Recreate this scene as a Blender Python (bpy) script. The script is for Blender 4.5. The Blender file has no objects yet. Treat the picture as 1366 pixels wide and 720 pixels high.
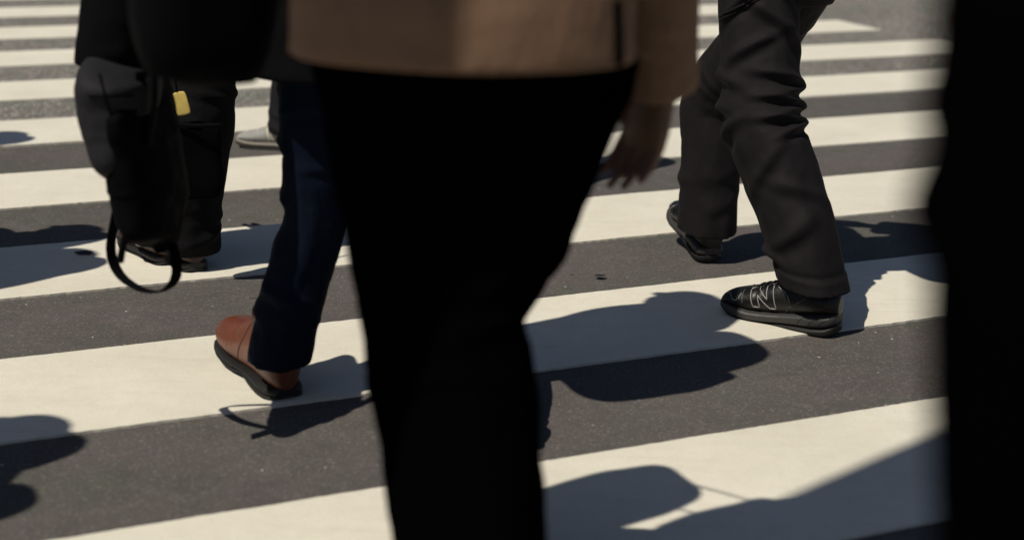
import bpy, bmesh, math, random
import numpy as np
from mathutils import Vector, Matrix, noise
from mathutils.bvhtree import BVHTree

random.seed(7)
SC = bpy.context.scene
COL = SC.collection
PI = math.pi
R = math.radians

# ------------------------------------------------------------------ camera
F_PX, TILT, ROLL, CAM_H = 2000.0, R(16.5555), R(-1.2033), 1.1985
cR = Vector((1, 0, 0)); cF = Vector((0, math.cos(TILT), -math.sin(TILT))); cU = cR.cross(cF)
camR = cR * math.cos(ROLL) - cU * math.sin(ROLL)
camU = cR * math.sin(ROLL) + cU * math.cos(ROLL)
CAM = Vector((0, 0, CAM_H))
cd = bpy.data.cameras.new('camera')
cam = bpy.data.objects.new('camera', cd); COL.objects.link(cam)
M = Matrix.Identity(4)
for i in range(3):
    M[i][0] = camR[i]; M[i][1] = camU[i]; M[i][2] = -cF[i]; M[i][3] = CAM[i]
cam.matrix_world = M
cd.sensor_fit = 'HORIZONTAL'; cd.sensor_width = 36.0
cd.lens = F_PX / 1366.0 * 36.0
cd.clip_start = 0.05; cd.clip_end = 3000
cd.dof.use_dof = True
cd.dof.focus_distance = 3.85
cd.dof.aperture_fstop = 2.2
cd.dof.aperture_blades = 0
SC.camera = cam


def ray(x, y):
    return camR * ((x - 683) / F_PX) + camU * ((360 - y) / F_PX) + cF


def gnd(x, y, z=0.0):
    d = ray(x, y); return CAM + d * ((z - CAM_H) / d.z)


def atY(x, y, Y):
    d = ray(x, y); return CAM + d * (Y / d.y)


# ------------------------------------------------------------------ light
SUN_AZ, SUN_EL = R(48.0), R(57.0)          # azimuth shadows fall towards, from +Y towards +X
sdir = Vector((math.sin(SUN_AZ) * math.cos(SUN_EL), math.cos(SUN_AZ) * math.cos(SUN_EL), -math.sin(SUN_EL)))
sl = bpy.data.lights.new('sun', 'SUN'); so = bpy.data.objects.new('sun', sl); COL.objects.link(so)
so.rotation_euler = sdir.to_track_quat('-Z', 'Y').to_euler(); so.location = (-6, -6, 12)
sl.energy = 5.0; sl.angle = R(0.55); sl.color = (1.0, 0.915, 0.755)
W = bpy.data.worlds.new('World'); SC.world = W; W.use_nodes = True
nt = W.node_tree; bg = nt.nodes['Background']
sky = nt.nodes.new('ShaderNodeTexSky'); sky.sky_type = 'NISHITA'; sky.sun_disc = False
sky.sun_elevation = SUN_EL; sky.sun_rotation = SUN_AZ + PI
nt.links.new(sky.outputs[0], bg.inputs[0]); bg.inputs[1].default_value = 0.05
SC.view_settings.view_transform = 'Standard'; SC.view_settings.look = 'None'
SC.view_settings.exposure = -0.39; SC.view_settings.gamma = 1.0
SC.view_settings.use_curve_mapping = False


# ------------------------------------------------------------------ materials
class NT:
    def __init__(s, name):
        s.m = bpy.data.materials.new(name); s.m.use_nodes = True; s.t = s.m.node_tree
        s.b = s.t.nodes['Principled BSDF']

    def n(s, kind, **kw):
        x = s.t.nodes.new(kind)
        for k, v in kw.items(): setattr(x, k, v)
        return x

    def l(s, a, b): s.t.links.new(a, b)

    def tex(s, kind, co, scale, **inp):
        x = s.n(kind); s.l(co, x.inputs['Vector']); x.inputs['Scale'].default_value = scale
        for k, v in inp.items(): x.inputs[k].default_value = v
        return x

    def ramp(s, fac, stops, interp='LINEAR'):
        x = s.n('ShaderNodeValToRGB'); cr = x.color_ramp; cr.interpolation = interp
        while len(cr.elements) < len(stops): cr.elements.new(0.5)
        for e, (p, c) in zip(cr.elements, stops):
            e.position = p; e.color = (c, c, c, 1) if not isinstance(c, tuple) else (*c, 1)
        s.l(fac, x.inputs[0]); return x.outputs[0]

    def mix(s, fac, a, b, mode='MIX'):
        x = s.n('ShaderNodeMix', data_type='RGBA', blend_type=mode)
        for v, i in ((fac, 0), (a, 6), (b, 7)):
            if isinstance(v, (int, float)): x.inputs[i].default_value = v
            elif isinstance(v, tuple): x.inputs[i].default_value = (*v, 1)
            else: s.l(v, x.inputs[i])
        return x.outputs[2]

    def math(s, op, a, b=0.0):
        x = s.n('ShaderNodeMath', operation=op)
        for i, v in enumerate((a, b)):
            if isinstance(v, (int, float)): x.inputs[i].default_value = v
            else: s.l(v, x.inputs[i])
        return x.outputs[0]

    def bump(s, h, strength, dist, prev=None):
        x = s.n('ShaderNodeBump'); s.l(h, x.inputs['Height'])
        x.inputs['Strength'].default_value = strength; x.inputs['Distance'].default_value = dist
        if prev: s.l(prev, x.inputs['Normal'])
        return x.outputs[0]


def cloth(name, col, rough=0.9, wrinkle=1.0, weave=900, vary=0.25, sheen=0.15, spec=0.25):
    q = NT(name); co = q.n('ShaderNodeTexCoord').outputs['Object']
    n1 = q.tex('ShaderNodeTexNoise', co, 9, Detail=5, Roughness=0.6)
    n2 = q.tex('ShaderNodeTexNoise', co, weave, Detail=2)
    lo = tuple(c * (1 - vary) for c in col); hi = tuple(c * (1 + vary) for c in col)
    c1 = q.mix(n1.outputs[0], lo, hi)
    c2 = q.mix(0.35, c1, q.mix(n2.outputs[0], tuple(c * 0.6 for c in col), tuple(c * 1.4 for c in col)))
    q.l(c2, q.b.inputs['Base Color']); q.b.inputs['Roughness'].default_value = rough
    q.b.inputs['Sheen Weight'].default_value = sheen
    q.b.inputs['Sheen Tint'].default_value = (*[min(1, c * 6) for c in col], 1)
    q.b.inputs['Specular IOR Level'].default_value = spec
    mp = q.n('ShaderNodeMapping'); q.l(co, mp.inputs[0]); mp.inputs['Scale'].default_value = (1, 1, 0.55)
    w = q.tex('ShaderNodeTexNoise', mp.outputs[0], 22, Detail=4, Roughness=0.55, Distortion=0.25)
    b1 = q.bump(w.outputs[0], 0.5 * wrinkle, 0.012)
    b2 = q.bump(n2.outputs[0], 0.25, 0.0006, b1)
    q.l(b2, q.b.inputs['Normal']); return q.m


def leather(name, col, rough=0.35, spec=0.5, vary=0.3, grain=0.35):
    q = NT(name); co = q.n('ShaderNodeTexCoord').outputs['Object']
    n1 = q.tex('ShaderNodeTexNoise', co, 28, Detail=6, Roughness=0.65)
    v = q.tex('ShaderNodeTexVoronoi', co, 650)
    q.l(q.mix(n1.outputs[0], tuple(c * (1 - vary) for c in col), tuple(c * (1 + vary) for c in col)), q.b.inputs['Base Color'])
    q.l(q.ramp(n1.outputs[0], [(0.3, rough * 0.8), (0.7, min(1, rough * 1.35))]), q.b.inputs['Roughness'])
    q.b.inputs['Specular IOR Level'].default_value = spec
    cr = q.tex('ShaderNodeTexNoise', co, 60, Detail=3, Distortion=1.2)
    b = q.bump(v.outputs['Distance'], grain, 0.0005)
    q.l(q.bump(cr.outputs[0], 0.25, 0.003, b), q.b.inputs['Normal']); return q.m


def plain(name, col, rough=0.6, spec=0.4, metal=0.0):
    q = NT(name); co = q.n('ShaderNodeTexCoord').outputs['Object']
    n1 = q.tex('ShaderNodeTexNoise', co, 60, Detail=4)
    q.l(q.mix(n1.outputs[0], tuple(c * 0.8 for c in col), tuple(c * 1.2 for c in col)), q.b.inputs['Base Color'])
    q.b.inputs['Roughness'].default_value = rough; q.b.inputs['Specular IOR Level'].default_value = spec
    q.b.inputs['Metallic'].default_value = metal
    q.l(q.bump(n1.outputs[0], 0.15, 0.001), q.b.inputs['Normal']); return q.m


def skin_mat(name, col):
    q = NT(name); co = q.n('ShaderNodeTexCoord').outputs['Object']
    n1 = q.tex('ShaderNodeTexNoise', co, 35, Detail=5)
    q.l(q.mix(n1.outputs[0], tuple(c * 0.85 for c in col), tuple(c * 1.1 for c in col)), q.b.inputs['Base Color'])
    q.b.inputs['Roughness'].default_value = 0.5
    q.b.inputs['Subsurface Weight'].default_value = 0.05
    n2 = q.tex('ShaderNodeTexNoise', co, 400, Detail=3)
    q.l(q.bump(n2.outputs[0], 0.2, 0.0006), q.b.inputs['Normal']); return q.m


def asphalt(name, tone, warm, contrast, bump, coarse):
    q = NT(name); co = q.n('ShaderNodeNewGeometry').outputs['Position']
    big = q.tex('ShaderNodeTexNoise', co, 0.9, Detail=6, Roughness=0.6)
    mid = q.tex('ShaderNodeTexNoise', co, 14, Detail=6, Roughness=0.7)
    fine = q.tex('ShaderNodeTexNoise', co, 260 * coarse, Detail=4, Roughness=0.7)
    vor = q.tex('ShaderNodeTexVoronoi', co, 210 * coarse)
    tint = tuple(tone * w for w in warm)
    base = q.mix(q.ramp(big.outputs[0], [(0.3, 0.0), (0.7, 1.0)]), tuple(c * 0.82 for c in tint), tuple(c * 1.16 for c in tint))
    base = q.mix(q.ramp(mid.outputs[0], [(0.35, 0.0), (0.65, 1.0)]), base, q.mix(0.5, base, tuple(c * 1.35 for c in tint)))
    hue = q.tex('ShaderNodeTexNoise', co, 3.2, Detail=5, Roughness=0.65)
    base = q.mix(1.0, base, q.ramp(hue.outputs[0], [(0.4, (0.95, 0.99, 0.95)), (0.6, (1.06, 0.98, 1.02))]), 'MULTIPLY')
    g = q.ramp(fine.outputs[0], [(0.36, 1 - contrast), (0.5, 1.0), (0.66, 1 + contrast)])
    base = q.mix(1.0, base, g, 'MULTIPLY')
    # each stone of the aggregate has a tone of its own
    sep = q.n('ShaderNodeSeparateColor'); q.l(vor.outputs['Color'], sep.inputs[0])
    st = q.ramp(sep.outputs[0], [(0.0, 1 - contrast * 0.7), (0.85, 1.0), (0.94, 1 + contrast * 1.2), (1.0, 1 + contrast * 2.4)])
    base = q.mix(1.0, base, st, 'MULTIPLY')
    # sparse pale chips
    v2 = q.tex('ShaderNodeTexVoronoi', co, 34, Randomness=1.0)
    s2 = q.n('ShaderNodeSeparateColor'); q.l(v2.outputs['Color'], s2.inputs[0])
    chip = q.math('MULTIPLY', q.math('LESS_THAN', v2.outputs['Distance'], 0.10), q.math('GREATER_THAN', s2.outputs[0], 0.93))
    base = q.mix(chip, base, q.mix(s2.outputs[1], (0.62, 0.6, 0.55), (0.40, 0.37, 0.30)))
    # dark pits and small tar spots
    v3 = q.tex('ShaderNodeTexVoronoi', co, 11)
    s3 = q.n('ShaderNodeSeparateColor'); q.l(v3.outputs['Color'], s3.inputs[0])
    pit = q.math('MULTIPLY', q.math('LESS_THAN', v3.outputs['Distance'], 0.11), q.math('GREATER_THAN', s3.outputs[1], 0.93))
    base = q.mix(q.math('MULTIPLY', pit, 0.6), base, tuple(c * 0.4 for c in tint))
    q.l(base, q.b.inputs['Base Color']); q.b.inputs['Roughness'].default_value = 0.88
    q.b.inputs['Specular IOR Level'].default_value = 0.2
    b1 = q.bump(fine.outputs[0], bump, 0.004)
    q.l(q.bump(vor.outputs['Distance'], bump * 0.7, 0.003, b1), q.b.inputs['Normal']); return q.m


def paint(name):
    q = NT(name); co = q.n('ShaderNodeNewGeometry').outputs['Position']
    big = q.tex('ShaderNodeTexNoise', co, 2.2, Detail=6, Roughness=0.62)
    mid = q.tex('ShaderNodeTexNoise', co, 22, Detail=7, Roughness=0.7)
    fine = q.tex('ShaderNodeTexNoise', co, 300, Detail=4)
    base = q.mix(q.ramp(big.outputs[0], [(0.3, 0.0), (0.7, 1.0)]), (0.68, 0.655, 0.58), (0.80, 0.775, 0.70))
    base = q.mix(q.ramp(mid.outputs[0], [(0.45, 0.0), (0.8, 0.35)]), base, (0.58, 0.55, 0.48))
    base = q.mix(q.ramp(fine.outputs[0], [(0.3, 0.28), (0.55, 0.0)]), base, (0.45, 0.42, 0.36))
    # tyre dust drawn out along the traffic
    mp = q.n('ShaderNodeMapping'); q.l(co, mp.inputs[0]); mp.inputs['Rotation'].default_value = (0, 0, R(-24)); mp.inputs['Scale'].default_value = (1.2, 12, 1)
    st = q.tex('ShaderNodeTexNoise', mp.outputs[0], 2.5, Detail=5)
    base = q.mix(q.ramp(st.outputs[0], [(0.55, 0.0), (0.8, 0.30)]), base, (0.5, 0.48, 0.43))
    v2 = q.tex('ShaderNodeTexVoronoi', co, 30)
    s2 = q.n('ShaderNodeSeparateColor'); q.l(v2.outputs['Color'], s2.inputs[0])
    sp = q.math('MULTIPLY', q.math('LESS_THAN', v2.outputs['Distance'], 0.11), q.math('GREATER_THAN', s2.outputs[2], 0.93))
    base = q.mix(q.math('MULTIPLY', sp, 0.75), base, (0.10, 0.09, 0.08))
    n3 = q.tex('ShaderNodeTexNoise', co, 75, Detail=8, Roughness=0.8)
    base = q.mix(q.ramp(n3.outputs[0], [(0.68, 0.0), (0.74, 0.7)]), base, (0.16, 0.15, 0.14))
    q.l(base, q.b.inputs['Base Color']); q.b.inputs['Roughness'].default_value = 0.75
    q.b.inputs['Specular IOR Level'].default_value = 0.3
    b1 = q.bump(fine.outputs[0], 0.35, 0.002)
    q.l(q.bump(mid.outputs[0], 0.2, 0.004, b1), q.b.inputs['Normal']); return q.m


MT = {
    'asphalt': asphalt('asphalt', 0.098, (1.03, 0.98, 0.96), 0.27, 0.4, 1.15),
    'old_asphalt': asphalt('old_asphalt', 0.20, (1.0, 0.98, 0.93), 0.75, 0.8, 0.55),
    'paint': paint('road_paint'),
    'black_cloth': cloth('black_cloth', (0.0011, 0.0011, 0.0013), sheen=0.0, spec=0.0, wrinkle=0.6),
    'coat_black': cloth('coat_black', (0.0035, 0.0035, 0.0048), sheen=0.0, spec=0.05),
    'tan': cloth('tan_wool', (0.165, 0.100, 0.066), weave=500, vary=0.3, wrinkle=1.2, sheen=0.1),
    'charcoal': cloth('charcoal_twill', (0.0098, 0.0086, 0.0104), rough=0.75, vary=0.2, wrinkle=0.7, sheen=0.02, spec=0.14),
    'navy': cloth('navy_denim', (0.0035, 0.0065, 0.017), vary=0.3, sheen=0.0, spec=0.08),
    'dark_trouser': cloth('dark_trouser', (0.0050, 0.0050, 0.0062), sheen=0.0, spec=0.12),
    'slate': cloth('slate_trouser', (0.012, 0.0125, 0.015), sheen=0.0, spec=0.1),
    'grey_nylon': cloth('grey_nylon', (0.017, 0.017, 0.021), rough=0.7, weave=1400, wrinkle=0.6, sheen=0.0, spec=0.12),
    'black_webbing': cloth('black_webbing', (0.003, 0.003, 0.004), rough=0.8, weave=1600, wrinkle=0.1, sheen=0, spec=0.05),
    'black_leather': leather('black_leather', (0.006, 0.006, 0.0068), rough=0.36, spec=0.42),
    'brown_leather': leather('brown_leather', (0.125, 0.036, 0.019), rough=0.36),
    'grey_suede': leather('grey_suede', (0.30, 0.30, 0.30), rough=0.85, spec=0.2),
    'maroon_mesh': leather('maroon_mesh', (0.042, 0.019, 0.018), rough=0.5),
    'rubber': plain('black_rubber', (0.007, 0.007, 0.008), 0.6),
    'midsole': plain('dark_grey_midsole', (0.034, 0.034, 0.036), 0.5, 0.4),
    'pale_sole': plain('pale_sole', (0.22, 0.20, 0.18), 0.7),
    'piping': plain('silver_piping', (0.30, 0.295, 0.285), 0.4, 0.5),
    'stitch': plain('dull_piping', (0.07, 0.07, 0.07), 0.45, 0.5),
    'white_trim': plain('white_trim', (0.62, 0.60, 0.52), 0.7),
    'yellow': plain('yellow_plastic', (0.60, 0.46, 0.13), 0.5),
    'skin': skin_mat('skin', (0.12, 0.064, 0.042)),
    'hair': cloth('dark_hair', (0.012, 0.010, 0.009), rough=0.5, sheen=0),
    'bag_black': leather('bag_black', (0.0022, 0.0022, 0.003), rough=0.8, spec=0.04),
    'board_grey': plain('board_grey', (0.25, 0.26, 0.27), 0.5),
    'tar': plain('tar', (0.03, 0.03, 0.03), 0.8, 0.2),
    'glass': plain('dark_glass', (0.01, 0.01, 0.012), 0.1, 0.6),
}


# ------------------------------------------------------------------ geometry helpers
class Geo:
    def __init__(s): s.v = []; s.f = []

    def loft(s, rings, cap=True):
        n = len(rings[0]); o = len(s.v)
        for r in rings: s.v.extend([tuple(p) for p in r])
        for i in range(len(rings) - 1):
            a = o + i * n; b = a + n
            for j in range(n):
                k = (j + 1) % n
                s.f.append((a + j, a + k, b + k, b + j))
        if cap:
            s.f.append(tuple(o + j for j in range(n))[::-1])
            e = o + (len(rings) - 1) * n
            s.f.append(tuple(e + j for j in range(n)))

    def mesh(s, name):
        me = bpy.data.meshes.new(name); me.from_pydata(s.v, [], s.f); me.update()
        b = bmesh.new(); b.from_mesh(me); bmesh.ops.recalc_face_normals(b, faces=b.faces); b.to_mesh(me); b.free()
        me.polygons.foreach_set('use_smooth', [True] * len(me.polygons)); return me


def catmull(vals, keys, t):
    i = 0
    while i < len(keys) - 2 and t > keys[i + 1]: i += 1
    k0, k1 = keys[i], keys[i + 1]
    u = 0 if k1 == k0 else (t - k0) / (k1 - k0)
    p1, p2 = vals[i], vals[i + 1]
    p0 = vals[i - 1] if i > 0 else p1 * 2 - p2
    p3 = vals[i + 2] if i + 2 < len(vals) else p2 * 2 - p1
    return (p1 * 2 + (p2 - p0) * u + (p0 * 2 - p1 * 5 + p2 * 4 - p3) * u * u + (p1 * 3 - p0 - p2 * 3 + p3) * u ** 3) * 0.5


def lerp_keys(vals, keys, t):
    return float(np.interp(t, keys, vals))


def tube(g, pts, rad, ref=Vector((1, 0, 0)), n=24, m=24, fold=None, inner=0.0, expo=2.0, flat=None):
    """smooth tube through pts with (side, front) radii; inner > 0 turns the far end inside, like a hem"""
    pts = [Vector(p) for p in pts]
    rad = [Vector((r, r, 0)) if isinstance(r, (int, float)) else Vector((r[0], r[1], 0)) for r in rad]
    d = [0]
    for a, b in zip(pts, pts[1:]): d.append(d[-1] + (b - a).length)
    keys = [x / d[-1] for x in d]
    P = [catmull(pts, keys, i / m) for i in range(m + 1)]
    rings = []
    for i in range(m + 1):
        t = i / m
        T = (P[min(i + 1, m)] - P[max(i - 1, 0)]).normalized()
        if flat is not None and t > .8: T = T.lerp(flat, min(1, (t - .8) / .15)).normalized()
        S = (ref - T * ref.dot(T)).normalized(); B = S.cross(T)
        r = catmull(rad, keys, t)
        ring = []
        for j in range(n):
            ph = 2 * PI * j / n
            c, s_ = math.cos(ph), math.sin(ph)
            if expo != 2.0:
                k = (abs(c) ** expo + abs(s_) ** expo) ** (-1 / expo); c *= k; s_ *= k
            e = fold(t, ph) if fold else 0.0
            ring.append(P[i] + S * (c * (r.x + e)) + B * (s_ * (r.y + e)))
        rings.append(ring)
    if inner > 0:
        cen = P[-1]; T = (P[-1] - P[-2]).normalized(); last = rings[-1]
        for dep, k in ((0.0, 1.0), (0.035, 1.0)):
            rings.append([cen + (p - cen) * max(0.3, (1 - k * inner / max(0.02, (p - cen).length))) - T * dep for p in last])
    g.loft(rings)
    return P


def ball(g, c, r, n=16, m=10, mat=None):
    c = Vector(c); rings = []
    for i in range(m + 1):
        th = PI * (i + 0.02) / (m + 0.04)
        ring = []
        for j in range(n):
            p = Vector((r[0] * math.sin(th) * math.cos(2 * PI * j / n), r[1] * math.sin(th) * math.sin(2 * PI * j / n), r[2] * math.cos(th)))
            if mat: p = mat @ p
            ring.append(c + p)
        rings.append(ring)
    g.loft(rings)


def remesh(g, name, voxel, smooth=3, disp=None):
    me = bpy.data.meshes.new('tmp'); me.from_pydata(g.v, [], g.f); me.update()
    ob = bpy.data.objects.new('tmp', me); COL.objects.link(ob)
    md = ob.modifiers.new('r', 'REMESH'); md.mode = 'VOXEL'; md.voxel_size = voxel; md.adaptivity = 0
    if smooth:
        sm = ob.modifiers.new('s', 'SMOOTH'); sm.factor = 0.5; sm.iterations = smooth
    dg = bpy.context.evaluated_depsgraph_get()
    out = bpy.data.meshes.new_from_object(ob.evaluated_get(dg)); out.name = name
    bpy.data.objects.remove(ob); bpy.data.meshes.remove(me)
    if disp:
        k = len(out.vertices); co = np.empty(k * 3); no = np.empty(k * 3)
        out.vertices.foreach_get('co', co); out.vertices.foreach_get('normal', no)
        co = co.reshape(-1, 3); no = no.reshape(-1, 3)
        e = np.array([disp(Vector(c)) for c in co]); out.vertices.foreach_set('co', (co + no * e[:, None]).ravel()); out.update()
    out.polygons.foreach_set('use_smooth', [True] * len(out.polygons))
    return out


def link(name, me, mat, parent=None, label=None):
    o = bpy.data.objects.new(name, me); COL.objects.link(o)
    me.materials.clear(); me.materials.append(MT[mat])
    if parent: o.parent = parent
    if label: o['label'] = label
    return o


def tag(o, label, cat, group=None, kind=None):
    o['label'] = label; o['category'] = cat
    if group: o['group'] = group
    if kind: o['kind'] = kind
    return o


# ------------------------------------------------------------------ ground
TH = R(113.885)
Cdir = Vector((math.cos(TH), math.sin(TH), 0))       # across the stripes, away from the camera
Edir = Vector((math.sin(TH), -math.cos(TH), 0))      # along the stripes, to the right
K = 0.96 / 0.9
PER, OFF, WFRAC = 0.96, 2.29504 * K, 0.4852


def quad(name, pts, mat, z):
    me = bpy.data.meshes.new(name); me.from_pydata([(p.x, p.y, z) for p in pts], [], [tuple(range(len(pts)))]); me.update()
    return link(name, me, mat)


def CE(c, e): return Cdir * c + Edir * e


road = quad('road', [Vector((-400, -400, 0)), Vector((400, -400, 0)), Vector((400, 400, 0)), Vector((-400, 400, 0))], 'asphalt', 0.0)
tag(road, 'dark grey asphalt road under the crossing', 'road', kind='structure')
cb = OFF + PER * 3.76
old = quad('old_road', [CE(cb, -60), CE(cb, 60), CE(cb + 70, 60), CE(cb + 70, -60)], 'old_asphalt', 0.003)
tag(old, 'paler coarser old asphalt beyond the fifth stripe', 'road', kind='structure')
# right-hand end of the crossing, a slanting line on the road
ea, eb = gnd(1104, 28), gnd(1175, 44)


def end_at(c):
    (c0, e0), (c1, e1) = [(p.dot(Cdir), p.dot(Edir)) for p in (ea, eb)]
    return e0 + (e1 - e0) * (c - c0) / (c1 - c0)


for idx in range(-3, 13):
    c0 = OFF + PER * (idx - 1 + WFRAC); c1 = OFF + PER * idx
    rng = random.Random(idx * 13 + 5)
    e_l = -7.5
    def side(c, sgn):
        er = min(end_at(c) + (0.05 if idx >= 6 else 0.16), 9.0)
        k = int((er - e_l) / 0.014); pts = []
        w = 0.0
        for i in range(k + 1):
            e = e_l + (er - e_l) * i / k
            j = 0.0022 * noise.noise(Vector((e * 9, idx * 3.1, sgn))) + 0.0022 * noise.noise(Vector((e * 60, idx * 7.7, sgn))) + rng.uniform(-.0007, .0007)
            pts.append(CE(c + j, e))
        return pts
    A, B = side(c0, 0), side(c1, 5)
    n = min(len(A), len(B))
    # end pieces keep their own length: resample both to n
    def rs(L): return [L[min(len(L) - 1, round(i * (len(L) - 1) / (n - 1)))] for i in range(n)]
    A, B = rs(A), rs(B)
    z = 0.0085 if idx >= 4 else 0.0055
    V = []; Fc = []
    for p, q in zip(A, B):
        V += [(p.x, p.y, 0.0), (p.x, p.y, z), (q.x, q.y, z), (q.x, q.y, 0.0)]
    for i in range(n - 1):
        a = 4 * i; b = a + 4
        for j in range(3): Fc.append((a + j, b + j, b + j + 1, a + j + 1))
    for a in (0, 4 * (n - 1)): Fc.append((a, a + 1, a + 2, a + 3))
    me = bpy.data.meshes.new('crosswalk_stripe'); me.from_pydata(V, [], Fc); me.update()
    bb = bmesh.new(); bb.from_mesh(me); bmesh.ops.recalc_face_normals(bb, faces=bb.faces); bb.to_mesh(me); bb.free()
    o = link('crosswalk_stripe', me, 'paint')
    o['kind'] = 'structure'; o['group'] = 'white stripes of the pedestrian crossing'; o['category'] = 'road marking'
    o['label'] = 'white painted stripe of the pedestrian crossing'


# worn spots where the dark road shows
for k_, (px_, py_, rx_, ry_) in enumerate(((113, 341, .027, .016), (800, 372, .016, .012))):
    c_ = gnd(px_, py_); rg_ = random.Random(k_)
    P_ = []
    for i in range(40):
        a_ = 2 * PI * i / 40; q_ = 1 + .28 * noise.noise(Vector((math.cos(a_) * 1.7, math.sin(a_) * 1.7, k_ * 5.1)))
        P_.append(c_ + Vector((rx_ * q_ * math.cos(a_), ry_ * q_ * math.sin(a_), 0)))
    o = quad('tar_spot', P_, 'tar', .0105)
    tag(o, 'small dark tar spot on the crossing', 'road mark', 'dark spots on the road', 'structure')


# ------------------------------------------------------------------ shoes
def shoe_meshes(style, side):
    """side -1 left, +1 right; heel at origin, toe towards +Y"""
    L = {'running': 0.300, 'boot': 0.285, 'sneaker': 0.285, 'plain': 0.275}[style]
    ky = [0, .03, .08, .18, .32, .46, .6, .72, .84, .92, .97, 1.0]
    hw = [.016, .028, .035, .038, .037, .038, .044, .049, .048, .041, .032, .015]
    sh = [0, 0, 0, 0, 0, .002, .004, .005, .004, .001, -.002, -.004]
    top = {'running': [.088, .100, .103, .104, .106, .102, .090, .078, .068, .061, .053, .042],
           'boot': [.115, .135, .140, .142, .140, .122, .102, .087, .079, .073, .064, .048],
           'sneaker': [.080, .092, .095, .098, .100, .094, .080, .069, .062, .056, .048, .036],
           'plain': [.080, .092, .095, .098, .098, .090, .075, .064, .058, .052, .044, .034]}[style]
    mtop = {'running': [.056, .056, .055, .051, .044, .037, .033, .032, .035, .038, .039, .039],
            'boot': [.030, .030, .030, .030, .028, .022, .018, .018, .020, .023, .025, .026],
            'sneaker': [.038, .038, .037, .035, .032, .030, .029, .030, .033, .036, .037, .037],
            'plain': [.028, .028, .028, .027, .025, .022, .021, .022, .024, .026, .027, .027]}[style]
    mbot = {'running': [.032, .027, .021, .016, .014, .011, .007, .005, .008, .015, .020, .023],
            'boot': [.012, .012, .012, .012, .014, .012, .006, .005, .008, .012, .015, .017],
            'sneaker': [.016, .013, .012, .011, .011, .011, .011, .011, .014, .019, .024, .027],
            'plain': [.012, .010, .010, .010, .010, .009, .009, .009, .011, .014, .018, .020]}[style]

    def st(arr, t): return lerp_keys(arr, ky, t)

    def section(t, w, z0, z1, ex, n=40, squash=1.0):
        c = Vector((-side * st(sh, t), t * L, 0)); out = []
        zc, hz = (z0 + z1) / 2, (z1 - z0) / 2
        for j in range(n):
            a = 2 * PI * j / n; cx, cz = math.cos(a), math.sin(a)
            e = ex if cz < 0 else min(ex, 2.3 + 1.2 * squash)
            k = (abs(cx) ** e + abs(cz) ** e) ** (-1 / e)
            out.append(c + Vector((cx * k * w * (1 - 0.22 * squash * max(0, cz * k)), 0, zc + cz * k * hz)))
        return out
    ts = [0, .01, .02, .04, .07] + [.1 + .03 * i for i in range(28)] + [.93, .95, .965, .98, .99, 1.0]

    def smooth_w(t): # rounded ends
        return st(hw, t)
    g = Geo(); rings = []
    for t in ts:
        z1 = st(top, t)
        crease = 0
        if style in ('boot', 'running', 'sneaker'):
            crease = -0.0035 * math.exp(-((t - .66) / .018) ** 2) - 0.003 * math.exp(-((t - .60) / .016) ** 2) + .0015 * math.exp(-((t - .63) / .014) ** 2)
        rings.append(section(t, smooth_w(t) + crease * .4, st(mtop, t) - 0.008, z1 + crease, 2.8))
    g.loft(rings)
    if style != 'boot':
        tube(g, [(0, .055 + .02, .07), (0, .06 + .02, .10), (0, .06 + .02, .112)], [(.033, .045), (.034, .046), (.033, .045)], n=28, m=8, inner=0.008)
    else:
        tube(g, [(0, .075, .09), (0, .07, .13), (0, .068, .155)], [(.034, .050), (.037, .046), (.038, .044)], n=28, m=8, inner=0.008)
    upper = remesh(g, 'shoe_upper', 0.0032, 2)
    g = Geo(); rings = []
    for t in ts:
        f = 0.004 if style in ('running', 'sneaker') else 0.003
        w = st(hw, t) + f + (0.004 * math.exp(-(t / .12) ** 2) if style == 'running' else 0)
        rings.append(section(t, w, st(mbot, t), st(mtop, t), 4.0, squash=0.0))
    g.loft(rings); g2 = Geo()
    mid = remesh(g, 'midsole', 0.0028, 1)
    g = Geo(); rings = []
    for t in ts:
        bz = st([.012, .006, .001, 0, 0, 0.0 if style != 'boot' else .010, 0, 0, .003, .009, .015, .019], t)
        w = st(hw, t) + (.003 if style != 'running' else .004 - .010 * min(1, max(0, (t - .35) / .25)))
        rings.append(section(t, w, bz, st(mbot, t) + .003, 5.0, squash=0.0))
    g.loft(rings); out = g.mesh('outsole')
    return upper, mid, out, L


def project_line(bvh, pts, sx, lift=0.0008):
    out = []
    for y, z in pts:
        hit = bvh.ray_cast(Vector((sx * 0.2, y, z)), Vector((-sx, 0, 0)))
        if hit[0] is not None: out.append(hit[0] + hit[1] * lift)
    return out


def wire(pts, r, name):
    g = Geo()
    if len(pts) < 2: pts = [Vector((0, .1, .05)), Vector((0, .11, .05))]
    rings = []
    for i, p in enumerate(pts):
        T = (pts[min(i + 1, len(pts) - 1)] - pts[max(0, i - 1)]).normalized()
        a = T.orthogonal().normalized(); b = T.cross(a)
        rings.append([p + a * (r * math.cos(2 * PI * j / 6)) + b * (r * math.sin(2 * PI * j / 6)) for j in range(6)])
    # keep ring orientation steady
    g.loft(rings); return g.mesh(name)


def dens(poly, step=0.003, closed=False):
    out = []; L = list(poly) + ([poly[0]] if closed else [])
    for a, b in zip(L, L[1:]):
        k = max(1, int(math.dist(a, b) / step))
        for i in range(k): out.append((a[0] + (b[0] - a[0]) * i / k, a[1] + (b[1] - a[1]) * i / k))
    out.append(L[-1]); return out


SHOE_CACHE = {}


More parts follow.
